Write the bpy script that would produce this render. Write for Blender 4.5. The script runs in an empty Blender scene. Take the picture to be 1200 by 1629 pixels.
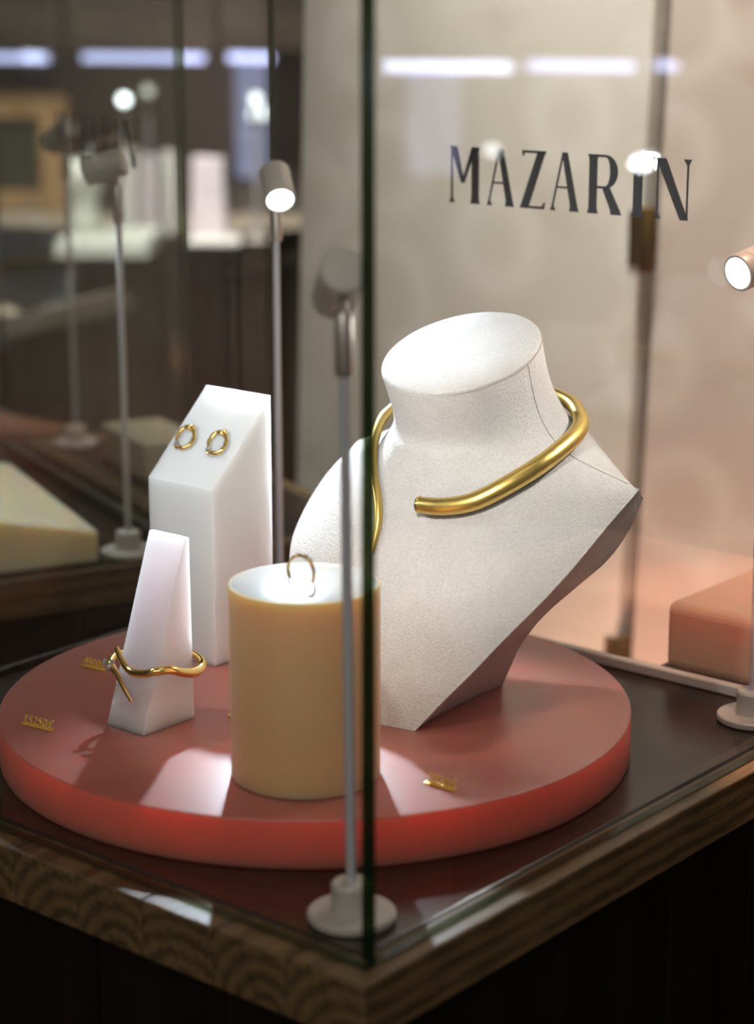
import bpy, bmesh, math, random
from mathutils import Vector, Matrix, Quaternion
random.seed(4)
sc = bpy.context.scene
COL = sc.collection
PI = math.pi

# ------------------------------------------------------------------ camera, world, exposure
CAM_H = 0.425                       # eye height above the display counter top (z = 0)
cam_d = bpy.data.cameras.new('camera')
cam = bpy.data.objects.new('camera', cam_d); COL.objects.link(cam)
cam.location = (0, 0, CAM_H)
cam.rotation_euler = (math.radians(90 - 14.102), 0, 0)
cam_d.sensor_fit = 'HORIZONTAL'; cam_d.sensor_width = 36; cam_d.lens = 36 * 3280 / 1200
cam_d.clip_start = 0.02
cam_d.dof.use_dof = True; cam_d.dof.focus_distance = 1.185; cam_d.dof.aperture_fstop = 6.4
sc.camera = cam
sc.view_settings.view_transform = 'Standard'; sc.view_settings.look = 'None'
sc.view_settings.gamma = 1; sc.view_settings.use_curve_mapping = False
sc.view_settings.exposure = 0.0
world = bpy.data.worlds.new('world'); sc.world = world; world.use_nodes = True
bg = world.node_tree.nodes['Background']; bg.inputs[0].default_value = (1.0, .9, .8, 1); bg.inputs[1].default_value = .17
sc.cycles.transparent_max_bounces = 32; sc.cycles.max_bounces = 12
sc.cycles.sample_clamp_indirect = 6.0
sc.cycles.caustics_reflective = False; sc.cycles.caustics_refractive = False
sc.cycles.use_denoising = True

def area(name, loc, target, size, power, col, spread=180, up='Y'):
    d = bpy.data.lights.new(name, 'AREA'); d.energy = power; d.color = col; d.shape = 'RECTANGLE'
    d.size, d.size_y = size; d.spread = math.radians(spread)
    o = bpy.data.objects.new(name, d); COL.objects.link(o); o.location = loc
    o.rotation_euler = (Vector(target) - Vector(loc)).to_track_quat('-Z', up).to_euler()
    return o
area('ceiling_lights_over_case', (0.1, .75, 1.66), (0.1, 1.0, 0), (.6, .4), 1.9, (1, .93, .86))
dl = area('added_door_fill', (.254, 1.602, 1.12), (.383, 1.756, .12), (.9, .12), 5.8, (1, .94, .86), 46)  # unseen area light, added to brighten the doors
area('mall_lights_front', (-.35, -.55, 1.15), (-.05, 1.2, .1), (1.6, .5), 9.5, (1, .95, .9))
area('ceiling_lights_back', (-.7, 3.0, 1.66), (-.7, 3.4, 0), (1.6, 1.0), 52, (1, .94, .87), 100)
area('ceiling_lights_right', (1.7, 1.4, 1.66), (2.6, 1.5, 0), (.5, 1.4), 12, (1, .93, .85), 110)
area('ceiling_lights_left', (-1.5, 1.6, 1.66), (-1.8, 1.8, 0), (.6, .8), 6, (1, .93, .85), 110)

# ------------------------------------------------------------------ frames
AZ = math.radians(39.9)
RV = Vector((math.sin(AZ), math.cos(AZ), 0)); LV = Vector((-math.cos(AZ), math.sin(AZ), 0))
NC = Vector((-.0048, .8466, 0))                      # near corner of the glass case
ROT = math.atan2(RV.y, RV.x)
def W(r, l, z=0): return NC + RV * r + LV * l + Vector((0, 0, z))
AZ2 = math.radians(62)
RV2 = Vector((math.sin(AZ2), math.cos(AZ2), 0)); LV2 = Vector((-math.cos(AZ2), math.sin(AZ2), 0))
ROT2 = math.atan2(RV2.y, RV2.x)
NC2 = Vector((-.148, 1.559, 0)) - RV2 * .437
CAM_T = math.radians(14.102)

# ------------------------------------------------------------------ materials
def newmat(name):
    m = bpy.data.materials.new(name); m.use_nodes = True
    nt = m.node_tree
    return m, nt, nt.nodes['Principled BSDF']
def N_(nt, t, **kw):
    n = nt.nodes.new(t)
    for k, v in kw.items(): setattr(n, k, v)
    return n
def ramp(nt, stops, fac):
    r = N_(nt, 'ShaderNodeValToRGB'); e = r.color_ramp.elements
    while len(e) < len(stops): e.new(.5)
    for el, (p, c) in zip(e, stops): el.position = p; el.color = (*c, 1)
    nt.links.new(fac, r.inputs[0]); return r
def bump(nt, p, h, strength, dist):
    b = N_(nt, 'ShaderNodeBump'); b.inputs['Strength'].default_value = strength; b.inputs['Distance'].default_value = dist
    nt.links.new(h, b.inputs['Height']); nt.links.new(b.outputs[0], p.inputs['Normal'])
def noise(nt, scale, detail=3, rough=.55, vec=None, coord='Object'):
    n = N_(nt, 'ShaderNodeTexNoise'); n.inputs['Scale'].default_value = scale
    n.inputs['Detail'].default_value = detail; n.inputs['Roughness'].default_value = rough
    if vec is None:
        tc = N_(nt, 'ShaderNodeTexCoord'); vec = tc.outputs[coord]
    nt.links.new(vec, n.inputs['Vector']); return n
def mat_plain(name, col, rough=.5, metal=0, var=.06, scale=30, bumps=0, spec=.5):
    m, nt, p = newmat(name)
    n = noise(nt, scale)
    c0 = tuple(max(0, c * (1 - var)) for c in col); c1 = tuple(min(1, c * (1 + var)) for c in col)
    r = ramp(nt, [(.3, c0), (.7, c1)], n.outputs[0]); nt.links.new(r.outputs[0], p.inputs['Base Color'])
    p.inputs['Roughness'].default_value = rough; p.inputs['Metallic'].default_value = metal
    p.inputs['Specular IOR Level'].default_value = spec
    if bumps: bump(nt, p, n.outputs[0], bumps, .001)
    return m
def mat_sss(name, col, scale, radius, rough=.35, spec=.5, weight=1.0):
    m, nt, p = newmat(name)
    n = noise(nt, 18)
    r = ramp(nt, [(.3, tuple(c * .97 for c in col)), (.7, col)], n.outputs[0]); nt.links.new(r.outputs[0], p.inputs['Base Color'])
    p.inputs['Subsurface Weight'].default_value = weight
    p.inputs['Subsurface Radius'].default_value = radius
    p.inputs['Subsurface Scale'].default_value = scale
    p.inputs['Roughness'].default_value = rough; p.inputs['Specular IOR Level'].default_value = spec
    return m
def mat_emit(name, col, strength):
    m, nt, p = newmat(name)
    p.inputs['Base Color'].default_value = (*[min(1, c) for c in col], 1)
    p.inputs['Emission Color'].default_value = (*col, 1); p.inputs['Emission Strength'].default_value = strength
    return m
def mat_glass(name, tint=(.975, .985, .978)):
    m = bpy.data.materials.new(name); m.use_nodes = True; nt = m.node_tree; nt.nodes.clear()
    out = N_(nt, 'ShaderNodeOutputMaterial'); mix = N_(nt, 'ShaderNodeMixShader')
    tr = N_(nt, 'ShaderNodeBsdfTransparent'); tr.inputs[0].default_value = (*tint, 1)
    gl = N_(nt, 'ShaderNodeBsdfGlossy'); gl.inputs['Roughness'].default_value = 0.0
    fr = N_(nt, 'ShaderNodeFresnel'); ge = N_(nt, 'ShaderNodeNewGeometry')
    mx = N_(nt, 'ShaderNodeMix'); mx.data_type = 'FLOAT'
    mx.inputs[2].default_value = 1.5; mx.inputs[3].default_value = 1 / 1.5
    nt.links.new(ge.outputs['Backfacing'], mx.inputs[0]); nt.links.new(mx.outputs[0], fr.inputs['IOR'])
    nt.links.new(fr.outputs[0], mix.inputs[0]); nt.links.new(tr.outputs[0], mix.inputs[1]); nt.links.new(gl.outputs[0], mix.inputs[2])
    nt.links.new(mix.outputs[0], out.inputs[0])
    return m
def mat_wood(name, dark, light, scale=1.0, rough=.45, axis='X', rings=True):
    m, nt, p = newmat(name)
    tc = N_(nt, 'ShaderNodeTexCoord'); oi = N_(nt, 'ShaderNodeObjectInfo')
    add = N_(nt, 'ShaderNodeVectorMath', operation='ADD')
    sh = N_(nt, 'ShaderNodeVectorMath', operation='SCALE'); sh.inputs['Scale'].default_value = .02
    cv = N_(nt, 'ShaderNodeCombineXYZ'); nt.links.new(oi.outputs['Random'], cv.inputs[1]); nt.links.new(oi.outputs['Random'], cv.inputs[2])
    nt.links.new(cv.outputs[0], sh.inputs[0]); nt.links.new(sh.outputs[0], add.inputs[1]); nt.links.new(tc.outputs['Object'], add.inputs[0])
    mp = N_(nt, 'ShaderNodeMapping'); nt.links.new(add.outputs[0], mp.inputs[0])
    st = {'X': (.12, 1, 1), 'Z': (1, 1, .1), 'Y': (1, .12, 1)}[axis]
    mp.inputs['Scale'].default_value = tuple(s * scale for s in st)
    w = N_(nt, 'ShaderNodeTexWave', wave_type='RINGS' if rings else 'BANDS'); w.rings_direction = axis
    if not rings: w.bands_direction = 'DIAGONAL'
    w.inputs['Scale'].default_value = 34 if rings else 10; w.inputs['Distortion'].default_value = 3.5
    w.inputs['Detail'].default_value = 2; w.inputs['Detail Scale'].default_value = 12 if rings else 3
    nt.links.new(mp.outputs[0], w.inputs['Vector'])
    n = noise(nt, 160, 4, .6, mp.outputs[0]); n2 = noise(nt, 14, 3, .6, add.outputs[0])
    mm = N_(nt, 'ShaderNodeMath', operation='MULTIPLY_ADD'); nt.links.new(w.outputs['Fac'], mm.inputs[0]); mm.inputs[1].default_value = .32
    m2 = N_(nt, 'ShaderNodeMath', operation='MULTIPLY'); nt.links.new(n.outputs[0], m2.inputs[0]); m2.inputs[1].default_value = .35
    nt.links.new(m2.outputs[0], mm.inputs[2])
    m3 = N_(nt, 'ShaderNodeMath', operation='MULTIPLY_ADD'); nt.links.new(n2.outputs[0], m3.inputs[0]); m3.inputs[1].default_value = .5; nt.links.new(mm.outputs[0], m3.inputs[2])
    r = ramp(nt, [(.3, dark), (.85, light)], m3.outputs[0]); nt.links.new(r.outputs[0], p.inputs['Base Color'])
    p.inputs['Roughness'].default_value = rough
    bump(nt, p, mm.outputs[0], .15, .0008)
    return m
def mat_metal(name, col, rough, brushed=0):
    m, nt, p = newmat(name)
    n = noise(nt, 220, 2)
    mr = N_(nt, 'ShaderNodeMapRange'); mr.inputs[3].default_value = rough * .85; mr.inputs[4].default_value = rough * 1.15
    nt.links.new(n.outputs[0], mr.inputs[0]); nt.links.new(mr.outputs[0], p.inputs['Roughness'])
    p.inputs['Base Color'].default_value = (*col, 1); p.inputs['Metallic'].default_value = 1
    if brushed: bump(nt, p, n.outputs[0], brushed, .0004)
    return m

M = {}
M['glass'] = mat_glass('case_glass')
def edge_mat():
    m = bpy.data.materials.new('green_glass_edge'); m.use_nodes = True; nt = m.node_tree
    p = nt.nodes['Principled BSDF']; out = nt.nodes['Material Output']
    n = noise(nt, 9, 2)
    r = ramp(nt, [(.35, (.004, .014, .006)), (.7, (.014, .055, .03))], n.outputs[0]); nt.links.new(r.outputs[0], p.inputs['Base Color'])
    p.inputs['Roughness'].default_value = .12; p.inputs['Specular IOR Level'].default_value = .5
    tr = N_(nt, 'ShaderNodeBsdfTransparent'); tr.inputs[0].default_value = (.34, .42, .24, 1)
    mx = N_(nt, 'ShaderNodeMixShader'); mx.inputs[0].default_value = .45
    nt.links.new(p.outputs[0], mx.inputs[1]); nt.links.new(tr.outputs[0], mx.inputs[2]); nt.links.new(mx.outputs[0], out.inputs[0])
    return m
M['edge'] = edge_mat()
M['steel'] = mat_metal('satin_steel', (.62, .58, .54), .38)
M['alu'] = mat_plain('pale_anodised_aluminium', (.66, .62, .57), .42, .15, .03, 60)
M['alu_light'] = mat_plain('pale_lacquered_metal', (.62, .58, .53), .4, .15, .03, 60)
M['rail_dark'] = mat_plain('dark_green_rail', (.05, .055, .045), .4)
M['pole'] = mat_plain('pale_pole_metal', (.66, .66, .72), .32, .35, .03, 60)
M['lens'] = mat_emit('lamp_lens', (.86, .94, 1.0), 9)
M['lens_dim'] = mat_emit('lamp_lens_dim', (.88, .95, 1.0), 2.2)
M['lens_faint'] = mat_emit('lamp_lens_faint', (.9, .95, .9), .45)
M['pink_side'] = mat_sss('pink_acrylic_side_glow', (.96, .20, .155), .05, (1.0, .26, .2), .45, .2, 1.0)  # brighter, redder rim colour stands in for light glowing through the disc
M['pink'] = mat_sss('pink_acrylic', (.50, .145, .115), .045, (1.0, .26, .22), .36, 1.0, .8)
M['pink'].node_tree.nodes['Principled BSDF'].inputs['Sheen Weight'].default_value = .12
for k in ('pink', 'pink_side'): M[k].node_tree.nodes['Principled BSDF'].inputs['Subsurface Anisotropy'].default_value = .8
M['frost'] = mat_sss('frosted_acrylic', (.72, .72, .71), .02, (1.0, .95, .9), .5, .4)
M['frost_pink'] = mat_sss('frosted_acrylic_clear', (.80, .73, .765), .03, (1.0, .85, .85), .5, .4)
M['cream'] = mat_sss('cream_acrylic', (.87, .60, .31), .03, (1.0, .5, .2), .4, .5)
M['cream_top'] = mat_sss('cream_acrylic_top_sheen', (.66, .65, .62), .02, (1, .8, .6), .22, .8)  # paler, cooler top face: its bright sheen is put into the base colour
M['cream'].node_tree.nodes['Principled BSDF'].inputs['Sheen Weight'].default_value = .2
M['gold'] = mat_metal('satin_gold', (.80, .58, .17), .37)
M['gold_bright'] = mat_metal('polished_gold', (.92, .64, .22), .18)
M['gold_tag'] = mat_plain('bright_gold_tag', (1.0, .66, .14), .34, .5, .05, 200)
M['gold_pale'] = mat_metal('pale_gold', (.86, .56, .22), .2)
def gem():
    m, nt, p = newmat('diamond')
    p.inputs['Base Color'].default_value = (.93, .95, 1, 1); p.inputs['Roughness'].default_value = .02
    p.inputs['Transmission Weight'].default_value = .75; p.inputs['IOR'].default_value = 2.2
    p.inputs['Emission Strength'].default_value = 0
    return m
M['gem'] = gem()
def suede():
    m, nt, p = newmat('ivory_suede')
    n = noise(nt, 620, 3, .7); n2 = noise(nt, 25, 3)
    r = ramp(nt, [(.3, (.69, .655, .625)), (.7, (.79, .755, .72))], n2.outputs[0])
    mx = N_(nt, 'ShaderNodeMix'); mx.data_type = 'RGBA'; mx.blend_type = 'MULTIPLY'; mx.inputs[0].default_value = .35
    nt.links.new(r.outputs[0], mx.inputs[6]); nt.links.new(n.outputs['Color'], mx.inputs[7])
    r2 = ramp(nt, [(.35, (.62, .62, .62)), (.65, (1, 1, 1))], n.outputs[0]); nt.links.new(r2.outputs[0], mx.inputs[7])
    nt.links.new(mx.outputs[2], p.inputs['Base Color'])
    p.inputs['Roughness'].default_value = .9; p.inputs['Specular IOR Level'].default_value = .15
    p.inputs['Sheen Weight'].default_value = .35; p.inputs['Sheen Roughness'].default_value = .5
    bump(nt, p, n.outputs[0], 1.0, .0012)
    return m
M['suede'] = suede()
M['seam'] = mat_plain('seam_shadow_thread', (.42, .37, .33), .9)
M['floor_panel'] = mat_plain('dark_brown_laminate', (.026, .015, .0095), .22, 0, .25, 40, .05, .5)
M['wood_edge'] = mat_wood('stained_pine_edge', (.036, .023, .009), (.165, .106, .044), 1.0, .42, 'X')
M['wood_dark'] = mat_wood('dark_stained_planks', (.003, .0018, .001), (.010, .0055, .003), 1.0, .6, 'Z', False)
M['wood_dark'].node_tree.nodes['Principled BSDF'].inputs['Specular IOR Level'].default_value = .18
M['wood_brown'] = mat_wood('brown_counter_wood', (.05, .03, .018), (.12, .078, .045), .6, .5, 'Z', False)
M['black'] = mat_plain('black_letter_vinyl', (.012, .010, .009), .5)
M['ink'] = mat_plain('dark_groove', (.01, .008, .006), .7)
M['brass'] = mat_metal('aged_brass', (.13, .075, .02), .5)

# ------------------------------------------------------------------ mesh building
class MB:
    def __init__(s, off=(0, 0, 0)): s.v = []; s.f = []; s.m = []; s.off = Vector(off)
    def add(s, vs, fs, mi=0):
        b = len(s.v); s.v += [Vector(v) - s.off for v in vs]
        for f in fs: s.f.append([b + i for i in f]); s.m.append(mi)
    def box(s, a, b, mi=0):
        x0, y0, z0 = a; x1, y1, z1 = b
        s.add([(x0,y0,z0),(x1,y0,z0),(x1,y1,z0),(x0,y1,z0),(x0,y0,z1),(x1,y0,z1),(x1,y1,z1),(x0,y1,z1)],
              [(3,2,1,0),(4,5,6,7),(0,1,5,4),(1,2,6,5),(2,3,7,6),(3,0,4,7)], mi)
    def prism(s, pts, z0, z1, mi=0):
        n = len(pts)
        s.add([(x, y, z0) for x, y in pts] + [(x, y, z1) for x, y in pts],
              [tuple(range(n - 1, -1, -1)), tuple(range(n, 2 * n))] + [(i, (i + 1) % n, n + (i + 1) % n, n + i) for i in range(n)], mi)
    def hull8(s, bot, top, mi=0):
        n = len(bot)
        s.add(list(bot) + list(top), [tuple(range(n - 1, -1, -1)), tuple(range(n, 2 * n))] + [(i, (i + 1) % n, n + (i + 1) % n, n + i) for i in range(n)], mi)
    def tube(s, pts, rad, n=12, cap=True, closed=False, flat=1.0, up=None):
        pts = [Vector(p) for p in pts]; k = len(pts)
        if not isinstance(rad, (list, tuple)): rad = [rad] * k
        T = []
        for i in range(k):
            a = pts[(i - 1) % k] if closed or i > 0 else pts[0]; b = pts[(i + 1) % k] if closed or i < k - 1 else pts[-1]
            T.append((b - a).normalized())
        u = Vector(up) if up else (Vector((0, 0, 1)) if abs(T[0].z) < .9 else Vector((1, 0, 0)))
        vs = []
        for i in range(k):
            u = (u - T[i] * u.dot(T[i])).normalized(); w = T[i].cross(u)
            for j in range(n):
                a = 2 * PI * j / n
                vs.append(pts[i] + (u * math.cos(a) + w * math.sin(a) * flat) * rad[i])
        fs = []
        for i in range(k if closed else k - 1):
            i2 = (i + 1) % k
            for j in range(n):
                j2 = (j + 1) % n
                fs.append((i * n + j, i2 * n + j, i2 * n + j2, i * n + j2)[::-1])
        if cap and not closed:
            fs.append(tuple(range(n))); fs.append(tuple((k - 1) * n + j for j in range(n - 1, -1, -1)))
        s.add(vs, fs)
    def lathe(s, prof, n=32, origin=(0, 0, 0), axis=(0, 0, 1), mi=0):
        o = Vector(origin); q = Vector((0, 0, 1)).rotation_difference(Vector(axis).normalized())
        vs = []; fs = []; k = len(prof)
        for (r, z) in prof:
            for j in range(n):
                a = 2 * PI * j / n
                vs.append(o + q @ Vector((r * math.cos(a), r * math.sin(a), z)))
        for i in range(k - 1):
            for j in range(n):
                j2 = (j + 1) % n
                fs.append((i * n + j, i * n + j2, (i + 1) * n + j2, (i + 1) * n + j))
        fs.append(tuple(range(n - 1, -1, -1))); fs.append(tuple((k - 1) * n + j for j in range(n)))
        s.add(vs, fs, mi)
    def build(s, name, mats, parent=None, smooth=False, bevel=0, seg=2, auto=None, loc=None, rot=0):
        me = bpy.data.meshes.new(name); me.from_pydata([tuple(v) for v in s.v], [], s.f)
        for m in (mats if isinstance(mats, (list, tuple)) else [mats]): me.materials.append(m)
        for p, mi in zip(me.polygons, s.m): p.material_index = mi
        if smooth:
            me.polygons.foreach_set('use_smooth', [True] * len(me.polygons))
            if auto is not None: me.set_sharp_from_angle(angle=math.radians(auto))
        me.update()
        o = bpy.data.objects.new(name, me); COL.objects.link(o)
        if parent: o.parent = parent
        if loc is not None: o.location = loc; o.rotation_euler = (0, 0, rot)
        if bevel:
            b = o.modifiers.new('bevel', 'BEVEL'); b.width = bevel; b.segments = seg; b.limit_method = 'ANGLE'; b.angle_limit = math.radians(40)
        return o
def tag(o, label=None, cat=None, group=None, kind=None):
    if label: o['label'] = label
    if cat: o['category'] = cat
    if group: o['group'] = group
    if kind: o['kind'] = kind
    return o
def thing(name, label, cat, loc, rot=ROT, group=None):
    o = bpy.data.objects.new(name, None); COL.objects.link(o); o.empty_display_size = .02
    o.location = loc; o.rotation_euler = (0, 0, rot); return tag(o, label, cat, group)
def spline(pts, n=8, closed=False):
    P = [Vector(p) for p in pts]; out = []; k = len(P)
    for i in range(k if closed else k - 1):
        g = (lambda j: P[j % k]) if closed else (lambda j: P[min(max(j, 0), k - 1)])
        p0, p1, p2, p3 = g(i - 1), g(i), g(i + 1), g(i + 2)
        for j in range(n):
            t = j / n
            out.append(.5 * ((2 * p1) + (p2 - p0) * t + (2 * p0 - 5 * p1 + 4 * p2 - p3) * t * t + (3 * p1 - p0 - 3 * p2 + p3) * t ** 3))
    if not closed: out.append(P[-1])
    return out
def lerp_list(vals, n):
    out = []; k = len(vals) - 1
    for i in range(n):
        t = i / (n - 1) * k; j = min(int(t), k - 1); out.append(vals[j] + (vals[j + 1] - vals[j]) * (t - j))
    return out

# ------------------------------------------------------------------ setting
FZ = -.95
def struct(name, mb, mat, **k):
    o = mb.build(name, mat, **k); o['kind'] = 'structure'; return o
b = MB(); b.box((-2.7, -.6, FZ - .05), (2.7, 4.5, FZ)); struct('floor', b, mat_wood('dark_floor_boards', (.03, .018, .01), (.08, .05, .03), .4, .5, 'X', False))
b = MB(); b.box((-2.7, -.6, 1.72), (2.7, 4.5, 1.77)); struct('ceiling', b, mat_plain('ceiling_paint', (.55, .5, .45), .9))
b = MB(); b.box((-2.7, 4.4, FZ), (2.7, 4.5, 1.72)); struct('wall_back', b, mat_plain('taupe_wall_paint', (.20, .175, .15), .8, 0, .25, 1.6))
b = MB(); b.box((-2.7, -.6, FZ), (-2.6, 4.4, 1.72)); struct('wall_left', b, mat_plain('brown_wall_paint', (.22, .18, .14), .8, 0, .2, 2))
b = MB(); b.box((2.6, -.6, FZ), (2.7, 4.4, 1.72)); struct('wall_right', b, mat_plain('brown_wall_paint_right', (.22, .18, .15), .8, 0, .2, 2))

# ------------------------------------------------------------------ counters and glass cases
LAT = .4525; DEP = .437; TH = .031
def stave_counter(label, origin, rot, nst, DEP=DEP):
    root = thing('display_counter', label, 'counter', origin, rot, None)
    w = (LAT + .02) / nst; rad = .0085
    for i in range(nst):
        y0 = -rad + i * w; so = Vector((0, y0 + w * (.2 + .6 * random.random()), -TH - .012 * random.random())); b = MB(so)
        b.box((-.0118, y0 + .0002, -TH), (DEP + .012, y0 + w - .0002, -.0006 - .0002 * random.random()))
        o = b.build('stave', M['wood_edge'], root, bevel=.0012, loc=so)
    b = MB(); b.box((.0115, .0115, -.0035), (DEP - .004, LAT - .004, .0)); b.build('base_panel', M['floor_panel'], root, bevel=.0006)
    b = MB(); b.box((.0095, .0095, -.0034), (DEP - .002, LAT - .002, -.0004)); b.build('groove', M['ink'], root)
    n = 5
    for side in (0, 1):
        for i in range(n):
            b = MB(); L = LAT if side == 0 else DEP
            a0 = .002 + i * (L - .002) / n; a1 = a0 + (L - .002) / n - .0012
            if side == 0: b.box((.002, max(a0, .018), FZ), (.018, a1, -TH - .0003))
            else: b.box((a0, .002, FZ), (a1, .018, -TH - .0003))
            b.build('plank', M['wood_dark'], root, bevel=.0008)
    b = MB(); b.box((.019, .019, FZ), (DEP - .01, LAT - .01, -TH - .0005)); b.build('carcass', M['wood_dark'], root)
    return root
# flared display capitals, drawn in units of cap height (x to the right, y up)
def Q(*p): return list(p)
LET = {
 'M': (.69, [Q((0,0),(.125,0),(.085,.10),(.078,.55),(.07,1),(.035,1),(.04,.10)), Q((.015,1),(.175,1),(.345,.36),(.27,.36)),
            Q((.345,.36),(.275,.36),(.50,1),(.60,1)), Q((.475,0),(.69,0),(.665,.1),(.665,.92),(.69,1),(.50,1),(.50,.1))]),
 'A': (.60, [Q((0,0),(.12,0),(.075,.09),(.28,1),(.24,1),(.035,.09)), Q((.23,1),(.35,1),(.57,.09),(.60,0),(.40,0),(.42,.09),(.27,.80)), Q((.10,.385),(.44,.385),(.44,.42),(.11,.42))]),
 'Z': (.54, [Q((.03,1),(.54,1),(.54,.955),(.04,.955)), Q((.03,1),(.09,.955),(.07,.90),(.045,.90)), Q((.37,1),(.54,1),(.18,.0),(0,.0)), Q((0,0),(.52,0),(.52,.045),(.01,.045)), Q((.54,.12),(.52,.0),(.46,.04),(.51,.12))]),
 'R': (.70, [Q((0,0),(.22,0),(.195,.09),(.195,.91),(.22,1),(0,1),(.03,.91),(.03,.09)), Q((.19,1),(.36,1),(.36,.955),(.19,.955)), Q((.19,.47),(.36,.47),(.36,.43),(.19,.43)),
            Q((.29,.46),(.45,.46),(.66,.09),(.70,0),(.48,0),(.475,.07))]),
 'I': (.27, [Q((0,0),(.27,0),(.225,.10),(.225,.90),(.27,1),(0,1),(.045,.90),(.045,.10))]),
 'N': (.72, [Q((0,0),(.15,0),(.095,.10),(.085,1),(.05,1),(.055,.10)), Q((.03,1),(.23,1),(.68,.0),(.52,.0)), Q((.56,1),(.72,1),(.668,.90),(.668,0),(.632,0),(.632,.90))]),
}
WORD = [('M', 0), ('A', .845), ('Z', 1.57), ('A', 2.215), ('R', 2.985), ('I', 3.865), ('N', 4.315)]
def lettering(parent, plane_r, l0, l1, z0, z1):
    b = MB(); sx = (l0 - l1) / 5.035; sz = z1 - z0; th = .0003
    def put(poly, x):
        vs = [(plane_r, l0 - (x + px) * sx, z0 + py * sz) for px, py in poly]; n = len(vs)
        vs2 = [(plane_r - th, y, z) for _, y, z in vs]
        b.add(vs + vs2, [tuple(range(n)), tuple(range(2 * n - 1, n - 1, -1))] + [(i, n + i, n + (i + 1) % n, (i + 1) % n) for i in range(n)])
    for ch, x in WORD:
        for poly in LET[ch][1]: put(poly, x)
        if ch == 'R':
            k = 10
            for i in range(k):
                a0 = PI / 2 - PI * i / k; a1 = PI / 2 - PI * (i + 1) / k
                o = lambda a: (.36 + .255 * math.cos(a), .715 + .285 * math.sin(a)); q = lambda a: (.36 + .095 * math.cos(a), .715 + .243 * math.sin(a))
                put([o(a0), o(a1), q(a1), q(a0)], x)
    return b.build('lettering', M['black'], parent)
def pane(parent, a, c, mats):                           # glass slab with dark green polished edges
    (x0, y0, z0), (x1, y1, z1) = a, c
    b = MB(); b.box(a, c)
    thin_x = (x1 - x0) < (y1 - y0)
    # faces order: bottom, top, -y, +x, +y, -x
    for fi in range(6):
        broad = fi in ((3, 5) if thin_x else (2, 4))
        b.m[fi] = 0 if broad else 1
    return b.build('glass_pane', [M['glass'], M['edge']], parent)
def glass_case(label, origin, rot, word=(.2966, .1118), rail='alu'):
    root = thing('glass_case', label, 'display case', origin, rot)
    t = .006; Hh = .60
    pane(root, (0, 0, .0003), (t, LAT, Hh), None)                   # left front
    pane(root, (t + .0004, 0, .0003), (DEP - .0004, t, Hh), None)   # right front
    p = pane(root, (DEP, 0, .0003), (DEP + t, LAT + t, Hh), None)   # back, carries the name
    pane(root, (t + .0004, LAT, .0003), (DEP - .0004, LAT + t, Hh), None)
    lettering(p, DEP - .0002, word[0], word[1], .2917, .3284)
    b = MB(); b.box((DEP - .0075, .008, .0004), (DEP - .0006, LAT - .008, .0075)); b.build('base_rail', M[rail], root, bevel=.0012)
    b = MB(); b.box((.010, LAT - .0060, .0004), (DEP - .009, LAT - .0006, .0045)); b.build('base_rail', M['floor_panel'], root, bevel=.001)
    b = MB(); b.box((t + .0005, t + .0005, .0003), (t + .002, t + .002, Hh)); b.build('corner_seal', M['edge'], root)
    return root
stave_counter('dark counter with stained wood edge under the glass case in front', NC, ROT, 10)
stave_counter('dark counter behind on the left, carrying a cream wedge plinth', NC2, ROT2, 10)
glass_case('glass case with the pink round riser, the bust and black lettering on its back pane', NC, ROT)
glass_case('blurred glass case behind on the left, around the cream wedge plinth', NC2, ROT2, (.272, .088), 'rail_dark')

# ------------------------------------------------------------------ pink riser and blocks
t = MB(); R_ = .1825
t.lathe([(R_ - .0012, 0), (R_, .001), (R_, .026), (R_ - .0004, .0267), (R_ - .0012, .027)], 128)
for k, f in enumerate(t.f):
    if len(f) == 4 and max(t.v[i].z for i in f) < .0265: t.m[k] = 1
o = t.build('round_riser', [M['pink'], M['pink_side']], smooth=True, auto=30, loc=W(.2038, .2105, .0002), rot=ROT)
tag(o, 'thick round translucent pink acrylic riser carrying the jewellery displays', 'riser')
TOP = .0273

b = MB((.2077, .296, TOP)); rb, rf, l0, l1 = .26, .2077, .2955, .3505
b.hull8([(rf, l0, TOP), (rb, l0, TOP), (rb, l1, TOP), (rf, l1, TOP)], [(rf, l0, .138), (rb, l0, .188), (rb, l1, .188), (rf, l1, .138)])
o = b.build('display_block', M['frost'], bevel=.0006, loc=W(.2077, .296, TOP), rot=ROT)
tag(o, 'tall frosted white acrylic block with slanted top holding two gold earrings', 'display block')
b = MB((.1, .255, TOP)); r0, r1, l0, l1 = .0945, .1345, .241, .2705
b.hull8([(r0, l0, TOP), (r1, l0, TOP), (r1, l1, TOP), (r0, l1, TOP)], [(.1312, l0 + .001, .133), (r1, l0 + .001, .133), (r1, l1, .133), (.1312, l1, .133)])
o = b.build('display_wedge', M['frost_pink'], bevel=.0005, loc=W(.1, .255, TOP), rot=ROT)
tag(o, 'tapering frosted acrylic wedge with a gold bracelet around its lower half', 'display block')
CY = (.1112, .1355)
b = MB(); rc = .0392; hc = .1047
b.lathe([(rc - .002, 0), (rc - .0006, .0006), (rc, .002), (rc, hc - .0014), (rc - .0004, hc - .0004), (rc - .0014, hc)], 96)
b.m[-1] = 1
o = b.build('cylinder_riser', [M['cream'], M['cream_top']], smooth=True, auto=35, loc=W(*CY, TOP), rot=ROT)
tag(o, 'thick cream translucent cylinder with a thin gold ring standing on top', 'riser')

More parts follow.
